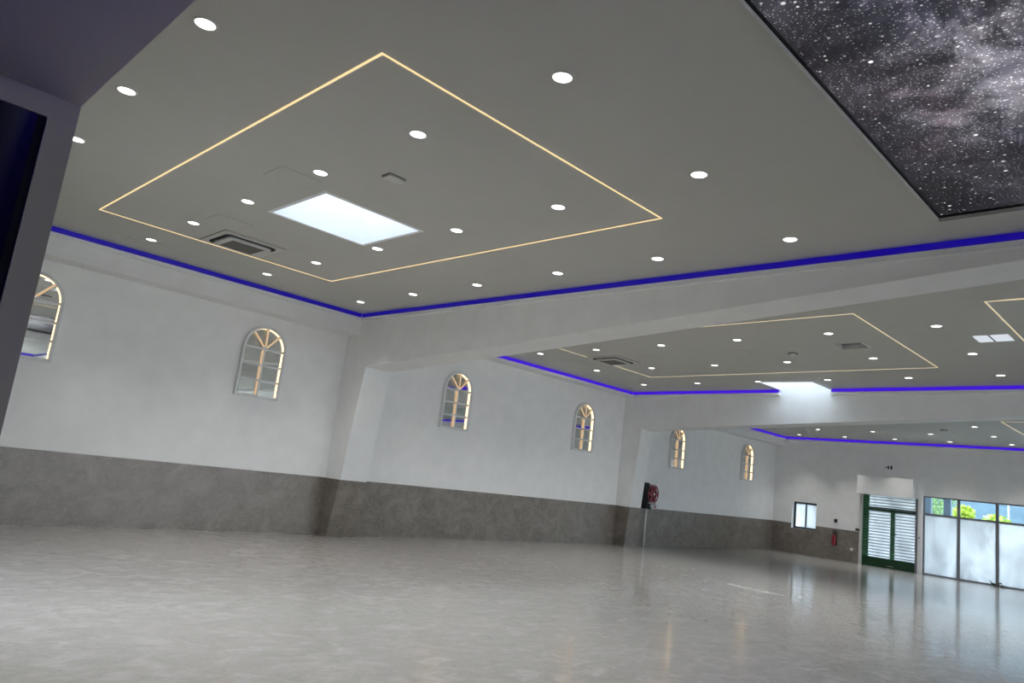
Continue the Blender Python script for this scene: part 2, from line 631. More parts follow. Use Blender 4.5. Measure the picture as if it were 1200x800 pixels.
struct(b.build('ceiling_vestibule', M['soffit']), 'low dark soffit tinted violet over the entrance')
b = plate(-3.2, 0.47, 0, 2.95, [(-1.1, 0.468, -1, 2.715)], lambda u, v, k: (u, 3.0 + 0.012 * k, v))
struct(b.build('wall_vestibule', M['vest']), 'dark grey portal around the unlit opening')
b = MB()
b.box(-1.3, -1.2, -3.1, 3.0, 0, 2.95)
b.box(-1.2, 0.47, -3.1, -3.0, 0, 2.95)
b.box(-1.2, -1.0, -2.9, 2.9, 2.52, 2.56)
b.box(-1.03, -1.0, -2.9, 2.9, 2.56, 2.575)  # shelf and lip added out of view to shield the post from the violet strip
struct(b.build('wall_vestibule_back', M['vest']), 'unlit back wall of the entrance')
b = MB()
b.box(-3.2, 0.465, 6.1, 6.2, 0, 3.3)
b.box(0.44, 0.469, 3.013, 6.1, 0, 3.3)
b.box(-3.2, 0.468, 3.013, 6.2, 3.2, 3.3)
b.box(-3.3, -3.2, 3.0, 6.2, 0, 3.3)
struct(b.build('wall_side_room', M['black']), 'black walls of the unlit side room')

# ------------------------------------------------------------------ portal frames: tapered pilaster and haunched beam
def frame_profile(pts, slope, ytop, ztop):
    """pts: inner edge of the column from the floor up, then the beam rises with slope to the ridge and is mirrored"""
    inner = list(pts)
    y0, z0 = pts[-1]
    inner.append((YM, z0 + slope * (y0 - YM)))
    mir = [(2 * YM - y, z) for y, z in reversed(pts)]
    # column feet reach the walls on both sides
    return [(WY, 0)] + inner + mir + [(RY, 0), (RY, ztop), (WY, ztop)]


def portal(x0, x1, pts, slope, label):
    b = MB()
    b.prism_x(frame_profile(pts, slope, WY, 5.2), x0, x1)
    o = b.build('beam', M['beam'])
    struct(o, label)
    # stone facing of the pilaster
    (ya, za), (yb, zb) = pts[0], pts[1]
    yt = ya + (yb - ya) * (DZ - za) / (zb - za)
    t = 0.012
    w = MB()
    w.prism_x([(WY - 0.001, 0), (ya - t, 0), (yt - t, DZ), (WY - 0.001, DZ)], x0 - t, x1 + t)
    w.build('wainscot', M['dado'], o)
    return o


portal(B1[0], B1[1], [(13.2, 0), (13.0, 1.16), (12.72, 3.48)], 0.0768, 'nearest white beam on its tapering pilaster')
portal(B2[0], B2[1], [(13.15, 0), (13.06, 1.18), (12.88, 3.5)], 0.0705, 'second white beam on its tapering pilaster')

# ------------------------------------------------------------------ ceilings with their coves
SK1 = (3.98, 5.37, 7.48, 8.79)
SK2 = (17.28, B2[0], 7.26, 8.58)
GAL = (1.3, 7.68, -3.0, 2.045)
HATCH2 = (13.57, 14.04, 4.86, 5.35)


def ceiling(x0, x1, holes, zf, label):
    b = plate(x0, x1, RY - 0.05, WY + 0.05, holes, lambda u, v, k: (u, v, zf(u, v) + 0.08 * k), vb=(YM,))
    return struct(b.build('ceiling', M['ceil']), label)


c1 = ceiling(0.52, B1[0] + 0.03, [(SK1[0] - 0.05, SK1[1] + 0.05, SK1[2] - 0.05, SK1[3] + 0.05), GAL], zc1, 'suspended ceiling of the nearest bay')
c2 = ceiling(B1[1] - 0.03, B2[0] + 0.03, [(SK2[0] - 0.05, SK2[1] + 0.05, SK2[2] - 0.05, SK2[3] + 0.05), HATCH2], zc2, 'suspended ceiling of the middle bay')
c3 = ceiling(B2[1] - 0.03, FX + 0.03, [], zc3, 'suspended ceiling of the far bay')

LIP, GAP = 0.155, 0.09     # lip bottom and top below the ceiling


def shelf(parent, x0, x1, y0, y1, zf, extra=0.0):
    b = MB()
    b.tbox(x0, x1, y0, y1, zf, -LIP - extra, -GAP)
    return b.build('cove_shelf', M['beam'], parent)


# near bay
b = MB()
b.box(0.56, B1[0], 13.13, WY, 4.17, ZC1 - LIP)
b.build('bulkhead', M['beam'], c1)
shelf(c1, 0.56, B1[0], 13.07, WY, zc1)
shelf(c1, 8.25, B1[0], YM, 13.07, zc1)
shelf(c1, 8.25, B1[0], RY + 0.45, YM, zc1)
shelf(c1, 0.56, B1[0], RY, RY + 0.45, zc1)
# middle bay
shelf(c2, B1[1], B2[0], 13.22, WY, zc2)
for ya, yb in ((SK2[3], 13.22), (YM, SK2[2]), (RY + 0.36, YM)):
    shelf(c2, 18.36, B2[0], ya, yb, zc2)
for ya, yb in ((YM, 13.22), (RY + 0.36, YM)):
    shelf(c2, B1[1], 9.07, ya, yb, zc2)
shelf(c2, B1[1], B2[0], RY, RY + 0.36, zc2)
# far bay
b = MB()
b.box(B2[1], FX, 13.2, WY, 4.15, ZC3 - LIP)
b.build('bulkhead', M['beam'], c3)
shelf(c3, B2[1], FX, 13.13, WY, zc3)
shelf(c3, 28.97, FX, RY + 0.45, 13.13, zc3)
shelf(c3, B2[1], 19.16, RY + 0.45, 13.13, zc3)
shelf(c3, B2[1], FX, RY, RY + 0.45, zc3)


def cove(x0, x1, y0, y1, zf, m, label):
    b = MB()
    b.tbox(x0, x1, y0, y1, zf, -GAP, -0.004)
    o = b.build('cove_light', M[m])
    return tag(o, label, 'LED strip', 'blue LED strips in the ceiling coves')


cove(0.57, 8.26, 13.095, 13.115, zc1, 'blue', 'dim blue LED strip over the mirror wall of the nearest bay')
cove(8.275, 8.295, YM, 13.095, zc1, 'blue', 'dim blue LED strip along the nearest beam, nearest bay')
cove(8.275, 8.295, RY + 0.5, YM - 0.01, zc1, 'blue', 'dim blue LED strip continuing along the nearest beam beyond the ridge')
cove(0.57, 8.26, RY + 0.40, RY + 0.42, zc1, 'blue2', 'blue LED strip on the opposite wall of the nearest bay, seen in mirrors')
cove(9.0, 18.37, 13.245, 13.265, zc2, 'blue2', 'violet-blue LED strip over the mirror wall of the middle bay')
cove(18.385, 18.405, SK2[3] + 0.02, 13.245, zc2, 'blue2', 'violet-blue LED strip on the second beam between mirror wall and rooflight')
cove(18.385, 18.405, YM, SK2[2] - 0.02, zc2, 'blue2', 'violet-blue LED strip on the second beam past the rooflight')
cove(9.0, 18.37, RY + 0.31, RY + 0.33, zc2, 'blue2', 'blue LED strip on the opposite wall of the middle bay, seen in mirrors')
cove(19.1, 28.98, 13.155, 13.175, zc3, 'blue2', 'violet-blue LED strip over the mirror wall of the far bay')
cove(28.995, 29.015, RY + 0.5, 13.155, zc3, 'blue2', 'long violet-blue LED strip along the far end wall')
b = MB()
b.box(-1.17, -1.08, -2.8, 1.0, 2.562, 2.585)
tag(b.build('wall_light', M['blue3']), 'violet LED strip at the back of the entrance, lighting its soffit', 'LED strip')
b = MB()
b.box(-2.5, 0.40, 3.05, 3.09, 2.90, 2.94)
tag(b.build('wall_light', M['blue4']), 'blue LED strip inside the unlit side room', 'LED strip')

# ------------------------------------------------------------------ rooflights
def rooflight(h, zf, depth, zbeam, label):
    x0, x1, y0, y1 = h
    zt = zf((x0 + x1) / 2, (y0 + y1) / 2) + depth
    t = 0.05
    root = empty('skylight', ((x0 + x1) / 2, (y0 + y1) / 2, zt))
    struct(root, label)
    ox, oy, oz = root.location
    b = MB()

    def wall(a0, a1, c0, c1_, z0):
        b.box(a0 - ox, a1 - ox, c0 - oy, c1_ - oy, z0 - oz, 0)
    zlow = min(zf(x, y) for x in (x0, x1) for y in (y0, y1)) - 0.003
    wall(x0 - t, x0, y0 - t, y1 + t, zlow)
    wall(x1, x1 + t, y0 - t, y1 + t, zbeam if zbeam else zlow)
    wall(x0, x1, y0 - t, y0, zlow)
    wall(x0, x1, y1, y1 + t, zlow)
    b.build('shaft', M['shaft'], root)
    f = MB()
    for a0, a1, c0, c1_ in ((x0 - 0.08, x1 + 0.08, y0 - 0.08, y0), (x0 - 0.08, x1 + 0.08, y1, y1 + 0.08), (x0 - 0.08, x0, y0, y1), (x1, x1 + 0.08, y0, y1)):
        f.box(a0 - ox, a1 - ox, c0 - oy, c1_ - oy, 0, 0.06)
    f.build('frame', M['white'], root)
    g = MB()
    g.box(x0 - ox, x1 - ox, y0 - oy, y1 - oy, 0.02, 0.035)
    g.build('pane', M['opal'], root)


rooflight(SK1, zc1, 2.3, None, 'rooflight opening in the nearest ceiling bay, filled with daylight')
rooflight(SK2, zc2, 1.5, 5.2, 'rooflight opening against the second beam')

# ------------------------------------------------------------------ galaxy ceiling
root = empty('galaxy_panel', (4.49, -0.48, ZC1))
tag(root, 'large backlit ceiling print of a starry galaxy with a black border', 'ceiling panel')
b = MB()
b.box(1.302, 7.678, -2.998, 2.043, ZC1 + 0.05, ZC1 + 0.07)
o = b.build('print', M['galaxy'], root)
o.location = -Vector(root.location)
b = MB()
for x0, x1, y0, y1 in ((1.31, 1.325, -2.99, 2.035), (7.655, 7.67, -2.99, 2.035), (1.325, 7.655, -2.99, -2.975), (1.325, 7.655, 2.02, 2.035)):
    b.box(x0, x1, y0, y1, ZC1 + 0.03, ZC1 + 0.055)
o = b.build('border', M['blackp'], root)
o.location = -Vector(root.location)
b = MB()
for x0, x1, y0, y1 in ((1.29, 1.31, -3.01, 2.055), (7.67, 7.69, -3.01, 2.055), (1.31, 7.67, -3.01, -2.99), (1.31, 7.67, 2.035, 2.055)):
    b.box(x0, x1, y0, y1, ZC1 - 0.008, ZC1 + 0.055)
o = b.build('trim', M['ceil'], root)
o.location = -Vector(root.location)

# ------------------------------------------------------------------ warm rectangles of light
def light_frame(x0, x1, y0, y1, zf, m, w, label):
    root = empty('ceiling_light_frame', (x0, y0, zf(x0, y0)))
    tag(root, label, 'ceiling light', 'warm LED rectangles in the ceilings')
    o0 = Vector(root.location)
    for a0, a1, c0, c1_ in ((x0, x1, y0, y0 + w), (x0, x1, y1 - w, y1), (x0, x0 + w, y0 + w, y1 - w), (x1 - w, x1, y0 + w, y1 - w)):
        b = MB()
        b.tbox(a0, a1, c0, c1_, zf, -0.006, 0.01)
        o = b.build('led_strip', M[m], root)
        o.location = -o0
    return root


light_frame(2.605, 6.395, 4.425, 11.28, zc1, 'warm', 0.02, 'thin warm LED rectangle round the rooflight in the nearest ceiling bay')
light_frame(11.58, 16.16, 4.26, 11.12, zc2, 'warm_dim', 0.018, 'thin warm LED rectangle in the middle bay on the mirror wall side')
light_frame(11.55, 16.16, -4.38, 2.48, zc2, 'warm_dim', 0.018, 'thin warm LED rectangle of the middle bay, partly cut off by the frame')
light_frame(22.3, 26.6, -2.4, 4.42, zc3, 'warm_dim', 0.018, 'thin warm LED rectangle in the far bay ceiling')

# ------------------------------------------------------------------ downlights
ORD = ['first', 'second', 'third', 'fourth', 'fifth', 'sixth', 'seventh', 'eighth']
dl = empty('downlight', (0, 0, 0))
b = MB()
b.lathe([(0.072, -0.001), (0.074, -0.006), (0.090, -0.005), (0.094, 0.0)], 28)
b.build('trim_ring', M['offwhite'], dl, True)
b = MB()
b.lathe([(0.0005, -0.003), (0.0735, -0.003)], 28)
b.build('diffuser', M['lamp'], dl)
sp = bpy.data.lights.new('bulb', 'SPOT')
sp.energy = SPOT_W
sp.spot_size = math.radians(83)
sp.spot_blend = 1.0
sp.shadow_soft_size = 0.06
sp.color = (1, 0.97, 0.92)
so = bpy.data.objects.new('bulb', sp)
COL.objects.link(so)
so.parent = dl
so.location = (0, 0, -0.02)
first = [True]


def downlight(x, y, zf, label, tilt=0.0):
    o = dl if first[0] else copy_tree(dl)
    first[0] = False
    o.location = (x, y, zf(x, y))
    o.rotation_euler = (tilt, 0, 0)
    return tag(o, label, 'downlight', 'recessed ceiling downlights')


TILT2 = math.atan(-0.02)
for i, x in enumerate((1.615, 3.61, 5.595, 7.575)):
    for j, y in enumerate((12.12, 10.44, 8.735, 6.985, 5.265, 3.505)):
        if i == 0 and j < 3 and not (j == 2):
            continue
        downlight(x + (0.045 if i == 0 and j == 2 else 0), y, zc1, 'downlight of the nearest bay, %s row from entrance, %s from mirror wall' % (ORD[i], ORD[j]))
for i, x in enumerate((12.76, 15.0, 17.19)):
    for j, y in enumerate((12.04, 10.32, 8.59, 6.86, 5.11, 3.4)):
        downlight(x, y, zc2, 'downlight of the middle bay, %s row past nearest beam, %s from mirror wall' % (ORD[i], ORD[j]), TILT2)
for j, y in enumerate((12.04, 10.32, 8.59, 6.86, 5.11, 3.4)):
    downlight(10.54, y, zc2, 'downlight of the middle bay, hidden behind the nearest beam, %s from mirror wall' % ORD[j], TILT2)
for i, (x, ys, js) in enumerate(((23.64, (5.3,), (4,)), (25.9, (10.6, 8.77, 7.02, 5.3), (1, 2, 3, 4)), (28.0, (12.18, 10.46, 8.73, 7.0, 5.24), (0, 1, 2, 3, 4)))):
    for y, j in zip(ys, js):
        downlight(x, y, zc3, 'downlight of the far bay, %s row from end wall, %s from mirror wall' % (ORD[2 - i], ORD[j]))

# ------------------------------------------------------------------ ceiling cassettes, hatches, detectors
def rrect(hx, hy, r, n=6):
    p = []
    for cx, cy, a0 in ((hx - r, hy - r, 0), (-hx + r, hy - r, 90), (-hx + r, -hy + r, 180), (hx - r, -hy + r, 270)):
        for k in range(n + 1):
            a = math.radians(a0 + 90 * k / n)
            p.append((cx + r * math.cos(a), cy + r * math.sin(a)))
    return p


def cassette(x, y, zf, tilt, label):
    root = empty('air_conditioner', (x, y, zf(x, y)))
    root.rotation_euler = (tilt, 0, 0)
    tag(root, label, 'air conditioner', 'ceiling cassette air conditioners')
    b = MB()
    b.prism_z(rrect(0.475, 0.475, 0.03), -0.016, -0.002)
    b.build('cover_plate', M['offwhite'], root)
    b = MB()
    b.prism_z(rrect(0.487, 0.487, 0.03), -0.003, 0.0)
    b.build('painted_shadow_gap', M['grille'], root)  # dark sheet standing in for the shade round the cover plate
    b = MB()
    b.prism_z(rrect(0.40, 0.36, 0.09), -0.024, -0.016)
    b.build('air_slot', M['blackp'], root)
    b = MB()
    b.prism_z(rrect(0.345, 0.305, 0.07), -0.055, -0.024)
    b.build('panel', M['offwhite'], root)
    gr = MB()
    gr.box(-0.25, 0.25, -0.235, 0.235, -0.058, -0.055)
    g = gr.build('intake_grille', M['grille'], root)
    for k in range(11):
        s = MB()
        yy = -0.22 + 0.044 * k
        s.box(-0.245, 0.245, yy - 0.008, yy + 0.008, -0.063, -0.058)
        s.build('grille_bar', M['offwhite'] if False else M['grille'], g)


cassette(4.48, 10.72, zc1, 0, 'white cassette air conditioner with dark grille beside the nearest rooflight')
cassette(13.92, 10.70, zc2, TILT2, 'white cassette air conditioner in the middle bay ceiling near the mirror wall')


def hatch(x, y, sx, sy, zf, tilt, label):
    root = empty('access_panel', (x, y, zf(x, y)))
    root.rotation_euler = (tilt, 0, 0)
    tag(root, label, 'access panel', 'flush ceiling access panels')
    b = MB()
    b.box(-sx / 2, sx / 2, -sy / 2, sy / 2, -0.002, 0.0)
    b.build('joint', M['joint'], root)
    b = MB()
    b.box(-sx / 2 + 0.006, sx / 2 - 0.006, -sy / 2 + 0.006, sy / 2 - 0.006, -0.004, -0.002)
    b.build('panel', M['ceil'], root)


hatch(3.52, 7.44, 0.49, 0.46, zc1, 0, 'faint square access panel in the nearest bay, next to the rooflight')
hatch(3.87, 9.85, 0.49, 0.46, zc1, 0, 'faint square access panel between rooflight and nearest air conditioner')
hatch(3.60, 12.42, 0.49, 0.40, zc1, 0, 'faint access panel in the nearest bay above the mirror wall')
hatch(13.86, 7.42, 0.48, 0.48, zc2, TILT2, 'faint square access panel in the middle bay before the smoke detector')
hatch(13.87, 11.92, 0.48, 0.44, zc2, TILT2, 'faint square access panel of the middle bay beside the mirror wall')
hatch(13.9, 9.65, 0.48, 0.44, zc2, TILT2, 'faint access panel behind the middle bay air conditioner')
hatch(24.1, 7.4, 0.48, 0.46, zc3, 0, 'thin dark access panel in the far bay ceiling near the beam')
hatch(24.2, 5.08, 0.48, 0.5, zc3, 0, 'thin dark access panel in the far bay beside the detector and warm line')

# open hatch with recessed inside
root = empty('return_air_grille', (13.805, 5.105, zc2(13.8, 5.1)))
root.rotation_euler = (TILT2, 0, 0)
tag(root, 'square recessed grey air grille in the middle bay ceiling', 'grille')
b = MB()
b.box(-0.24, 0.24, -0.25, 0.25, 0.07, 0.085)
b.build('back_plate', M['grey'], root)
for (x0, x1, y0, y1) in ((-0.26, 0.26, -0.27, -0.24), (-0.26, 0.26, 0.24, 0.27), (-0.26, -0.232, -0.24, 0.24), (0.232, 0.26, -0.24, 0.24)):
    b = MB()
    b.box(x0, x1, y0, y1, -0.008, 0.07)
    b.build('frame_side', M['offwhite'], root)

root = empty('bright_ceiling_panel', (13.85, 2.84, zc2(13.85, 2.84)))
root.rotation_euler = (TILT2, 0, 0)
tag(root, 'bright square two-pane ceiling panel beside the cut-off warm rectangle', 'ceiling light')
for y0, y1 in ((-0.25, 0.005), (0.03, 0.25)):
    b = MB()
    b.box(-0.24, 0.24, y0, y1, -0.006, 0.0)
    b.build('pane', M['glowing_pane'], root)  # panes emit an even pale tone
b = MB()
b.box(-0.24, 0.24, 0.005, 0.03, -0.012, 0.0)
b.build('divider', M['grey'], root)


def detector(x, y, zf, label):
    root = empty('smoke_detector', (x, y, zf(x, y)))
    tag(root, label, 'smoke detector', 'smoke detectors on the ceilings')
    b = MB()
    b.lathe([(0.0005, -0.02), (0.10, -0.02), (0.105, 0.0)], 24)
    b.build('base', M['grille'], root, True)
    b = MB()
    b.lathe([(0.0005, -0.06), (0.045, -0.058), (0.065, -0.04), (0.07, -0.02)], 24)
    b.build('sensor_head', M['offwhite'], root, True)


detector(14.18, 6.38, zc2, 'small round smoke detector in the middle bay ceiling')
detector(24.63, 6.32, zc3, 'small dark round smoke detector in the far bay ceiling')
root = empty('alarm_sensor', (4.12, 6.33, ZC1))
tag(root, 'small square sensor box on the nearest ceiling bay beside the rooflight', 'sensor')
b = MB()
b.prism_z(rrect(0.105, 0.075, 0.02), -0.03, -0.012)
b.build('cover', M['offwhite'], root)
b = MB()
b.prism_z(rrect(0.112, 0.082, 0.02), -0.012, 0.0)
b.build('base', M['grille'], root)

# ------------------------------------------------------------------ arched mirrors
def arc(r, cz, a0, a1, n):
    return [(r * math.cos(math.radians(a0 + (a1 - a0) * k / n)), cz + r * math.sin(math.radians(a0 + (a1 - a0) * k / n))) for k in range(n + 1)]


def make_mirror():
    root = empty('arched_mirror', (0, 0, 0))
    H, R, D, FWD = 0.96, 0.45, 0.09, 0.05
    outer = [(-R, 0), (R, 0)] + arc(R, H, 0, 180, 20)
    inner = [(-R + FWD, FWD), (R - FWD, FWD)] + arc(R - FWD, H, 0, 180, 20)
    b = MB()
    n = len(outer)
    vs = [(x, 0, z) for x, z in outer] + [(x, 0, z) for x, z in inner] + [(x, -D, z) for x, z in outer] + [(x, -D, z) for x, z in inner]
    fs = []
    for i in range(n):
        j = (i + 1) % n
        fs += [(2 * n + i, 2 * n + j, 3 * n + j, 3 * n + i), (i, j, 2 * n + j, 2 * n + i), (n + i, n + j, 3 * n + j, 3 * n + i), (i, j, n + j, n + i)]
    b.add(vs, fs)
    fr = b.build('frame', M['frame'], root, bevel=0.006)
    # strips of light on the inside of the frame
    t = 0.006
    for sgn in (-1, 1):
        x = sgn * (R - FWD)
        for z0, z1 in ((0.06, 0.32), (0.36, 0.62), (0.66, 0.94)):
            s = MB()
            s.box(min(x, x - sgn * t), max(x, x - sgn * t), -D + 0.034, -0.02, z0, z1)
            s.build('led_strip', M['gold'], fr)
    ra = R - FWD
    for a0, a1 in ((4, 41), (49, 86), (94, 131), (139, 176)):
        s = MB()
        p = arc(ra, H, a0, a1, 8)
        q = arc(ra - t, H, a0, a1, 8)
        m_ = len(p)
        vs = [(x, -D + 0.034, z) for x, z in p] + [(x, -D + 0.034, z) for x, z in q] + [(x, -0.02, z) for x, z in p] + [(x, -0.02, z) for x, z in q]
        fs = []
        for i in range(m_ - 1):
            fs += [(i, i + 1, m_ + i + 1, m_ + i), (2 * m_ + i, 2 * m_ + i + 1, 3 * m_ + i + 1, 3 * m_ + i), (m_ + i, m_ + i + 1, 3 * m_ + i + 1, 3 * m_ + i), (i, i + 1, 2 * m_ + i + 1, 2 * m_ + i)]
        s.add(vs, fs)
        s.build('led_strip', M['gold'], fr)
    g = MB()
    g.prism_y([(x * 0.98, 0.02 + (z - 0.02) * 0.985) for x, z in outer], -0.018, -0.012)
    g.build('glass', M['mirror'], root)
    w = 0.017
    for z in (0.34, 0.64, 0.96):
        s = MB()
        s.box(-ra, ra, -D + 0.02, -0.018, z - w, z + w)
        s.build('glazing_bar', M['frame'], root)
    s = MB()
    s.box(-w, w, -D + 0.015, -0.018, FWD, 0.96)
    vb_ = s.build('glazing_bar', M['frame'], root)
    for sgn in (-1, 1):
        for z0, z1 in ((0.06, 0.32), (0.36, 0.62), (0.66, 0.94)):
            s = MB()
            s.box(min(sgn * w, sgn * (w + t)), max(sgn * w, sgn * (w + t)), -D + 0.022, -0.02, z0, z1)
            s.build('led_strip', M['gold_dim'], vb_)
    for a in (48, 90, 132):
        ca, sa = math.cos(math.radians(a)), math.sin(math.radians(a))

        def pt(l, d): return (l * ca - d * sa, H + l * sa + d * ca)
        s = MB()
        s.prism_y([pt(0.02, -w), pt(ra, -w), pt(ra, w), pt(0.02, w)], -D + 0.015, -0.018)
        rb = s.build('glazing_bar', M['frame'], root)
        s = MB()
        s.prism_y([pt(0.05, -w * 1.05), pt(ra - 0.01, -w * 1.05), pt(ra - 0.01, w * 1.05), pt(0.05, w * 1.05)], -D + 0.009, -D + 0.015)
        s.build('led_strip', M['gold_dim'], rb)
    return root


mir = make_mirror()
MIR = [(2.5, 'arched window-style mirror half hidden behind the dark entrance post'),
       (6.48, 'arched window-style mirror on the nearest bay wall, left of the first pilaster'),
       (11.58, 'arched mirror with warm lit bars, just past the first pilaster'),
       (16.52, 'arched mirror with warm lit bars, before the second pilaster'),
       (21.6, 'small-looking arched mirror above the red hose reel'),
       (26.6, 'arched mirror nearest the far corner and small window')]
for k, (x, lab) in enumerate(MIR):
    o = mir if k == 0 else copy_tree(mir)
    o.location = (x, WY - 0.001, 2.54 + (0.04 if k in (2, 3) else 0))
    tag(o, lab, 'mirror', 'arched mirrors along the white wall')

# ------------------------------------------------------------------ small window in the far wall
win = struct(empty('window_1', (FX + 0.2, (WIN[0] + WIN[1]) / 2, WIN[2])), 'small two-pane window with a charcoal frame')
hw, hh = (WIN[1] - WIN[0]) / 2, WIN[3] - WIN[2]
for y0, y1, z0, z1 in ((-hw, hw, 0, 0.07), (-hw, hw, hh - 0.07, hh), (-hw, -hw + 0.08, 0.07, hh - 0.07), (hw - 0.08, hw, 0.07, hh - 0.07), (-0.025, 0.025, 0.07, hh - 0.07)):
    b = MB()
    b.box(0, 0.06, y0, y1, z0, z1)
    b.build('frame_bar', M['dark'], win)
for y0, y1 in ((-hw + 0.08, -0.025), (0.025, hw - 0.08)):
    b = MB()
    b.box(0.02, 0.03, y0, y1, 0.07, hh - 0.07)
    b.build('pane', M['frost'], win)

# ------------------------------------------------------------------ green door behind its roller grille
door = struct(empty('door_1', (FX + 0.12, 9.21, 0)), 'green framed glass double door')
dy0, dy1, dzt = DOOR[0] - 9.21, DOOR[1] - 9.21, DOOR[3]
def dbar(name, m_, y0, y1, z0, z1, x0=0.0, x1=0.06):
    b = MB()
    b.box(x0, x1, y0, y1, z0, z1)
    return b.build(name, M[m_], door)
dbar('stile', 'green', dy1 - 0.20, dy1, 0.33, dzt)
dbar('stile', 'green', dy0, dy0 + 0.05, 0.33, dzt)
dbar('meeting_stile', 'green', -0.17, -0.03, 0.33, 2.0)
dbar('transom_bar', 'dgreen', dy0 + 0.05, dy1 - 0.20, 2.0, 2.13)
kp = dbar('kick_plate', 'dgreen', dy0, dy1, 0.0, 0.33)
b = MB()
b.box(-0.02, 0.0, -0.15, 0.05, 0.07, 0.09)
b.build('pull', M['steel'], kp)
for y0, y1, z0, z1 in ((dy0 + 0.05, -0.17, 0.33, 2.0), (-0.03, dy1 - 0.20, 0.33, 2.0), (dy0 + 0.05, dy1 - 0.20, 2.13, dzt)):
    dbar('pane', 'frost', y0, y1, z0, z1, 0.025, 0.035)
h = dbar('door_handle', 'blackp', -0.24, -0.10, 1.20, 1.24, -0.05, 0.0)

grl = tag(empty('roller_grille', (FX + 0.03, 9.21, 0)), 'roller grille of thin horizontal grey tubes in front of the green door', 'roller grille')
for k in range(21):
    b = MB()
    z = 0.40 + 0.105 * k
    b.tube([(0, dy0 + 0.02, z), (0, dy1 - 0.02, z)], 0.013, 8)
    b.build('slat', M['slat'], grl, True)
for y0, y1, m_ in ((dy0 - 0.03, dy0 + 0.04, 'grey'), (dy1 - 0.01, dy1 + 0.07, 'offwhite')):
    b = MB()
    b.box(-0.06, 0.05, y0, y1, 0, dzt)
    b.build('guide_rail', M[m_], grl)
b = MB()
b.box(FX - 0.30, FX, 8.34, 10.25, 2.56, 3.22)
tag(b.build('shutter_box', M['wall'], bevel=0.008), 'white boxed casing of the roller grille above the green door', 'shutter box')
b = MB()
b.lathe([(0.0005, -0.02), (0.025, -0.018), (0.03, 0)], 12, 'x', (FX - 0.005, 8.2, 1.22))
tag(b.build('key_switch', M['grey'], smooth=True), 'small grey key switch on the pier between door and glazing', 'switch')

# ------------------------------------------------------------------ glazed front
gl = struct(empty('window_2', (FX + 0.10, 8.11, 0)), 'tall glazed front with frosted lower panes and clear tops')
Y0 = 8.11
ys = [8.09] + [7.01 - 1.13 * k for k in range(19)]
ys = [y for y in ys if y > RY + 0.25] + [RY + 0.25]
def gbar(name, y0, y1, z0, z1, x0=0.0, x1=0.07):
    b = MB()
    b.box(x0, x1, y0 - Y0, y1 - Y0, z0, z1)
    return b.build(name, M['grey'], gl)
for k, y in enumerate(ys):
    gbar('mullion', y - (0.045 if k else 0.03), y + (0.045 if k else 0.02), 0.0, 2.70)
gbar('sill_rail', ys[-1], Y0, 0.0, 0.05, 0.001, 0.069)
gbar('transom_bar', ys[-1], Y0, 2.03, 2.10, 0.001, 0.069)
gbar('head_rail', ys[-1], Y0, 2.65, 2.70, 0.001, 0.069)
for a, c in zip(ys[:-1], ys[1:]):
    for nm, z0, z1, m_ in (('frosted_pane', 0.05, 2.03, 'frost'), ('clear_pane', 2.10, 2.65, 'glass')):
        b = MB()
        b.box(0.03, 0.04, c - Y0 + 0.045, a - Y0 - (0.045 if a < 8 else 0.03), z0, z1)
        b.build(nm, M[m_], gl)

# weed at the foot of the mullion
root = empty('weed_plant', (FX + 0.02, 5.88, 0))
tag(root, 'tiny grey-green weed with curling leaves at the foot of a mullion', 'plant')
for pts in ([(0.03, 0.06, 0), (0.02, 0.13, 0.06), (0, 0.2, 0.17)], [(0.03, -0.02, 0), (0.0, -0.06, 0.10), (-0.01, -0.12, 0.13), (-0.01, -0.17, 0.07)], [(0.03, -0.05, 0), (0, -0.14, 0.04), (0, -0.26, 0.05)], [(0.03, 0.03, 0), (0.0, 0.05, 0.06), (0, 0.11, 0.1)]):
    b = MB()
    b.tube(pts, [0.012, 0.03, 0.008] if len(pts) == 3 else [0.012, 0.026, 0.024, 0.008], 6)
    b.build('leaf', M['weed'], root, True)

# ------------------------------------------------------------------ fixtures on the far wall
root = empty('fire_extinguisher', (FX - 0.10, 11.08, 0.53))
tag(root, 'red fire extinguisher with black hose hung on the far stone dado', 'fire extinguisher')
b = MB()
b.lathe([(0.0005, 0), (0.07, 0.0), (0.078, 0.015), (0.078, 0.32), (0.06, 0.37), (0.028, 0.39), (0.028, 0.43), (0.0005, 0.43)], 20)
b.build('body', M['red'], root, True)
b = MB()
b.box(-0.035, 0.035, -0.06, 0.05, 0.43, 0.46)
b.box(-0.02, 0.02, -0.09, 0.02, 0.475, 0.49)
b.build('valve_head', M['blackp'], root)
b = MB()
b.tube([(-0.03, 0.0, 0.44), (-0.04, 0.05, 0.50), (-0.04, 0.02, 0.56), (-0.04, -0.06, 0.55), (-0.045, -0.10, 0.44), (-0.05, -0.105, 0.2), (-0.05, -0.105, 0.02)], 0.014, 8)
b.build('hose', M['blackp'], root, True)
b = MB()
b.lathe([(0.079, 0.10), (0.079, 0.25)], 20)
b.build('instruction_label', M['red'], root, True)
b = MB()
b.box(0.06, 0.105, -0.03, 0.03, 0.25, 0.40)
b.build('wall_bracket', M['grey'], root)

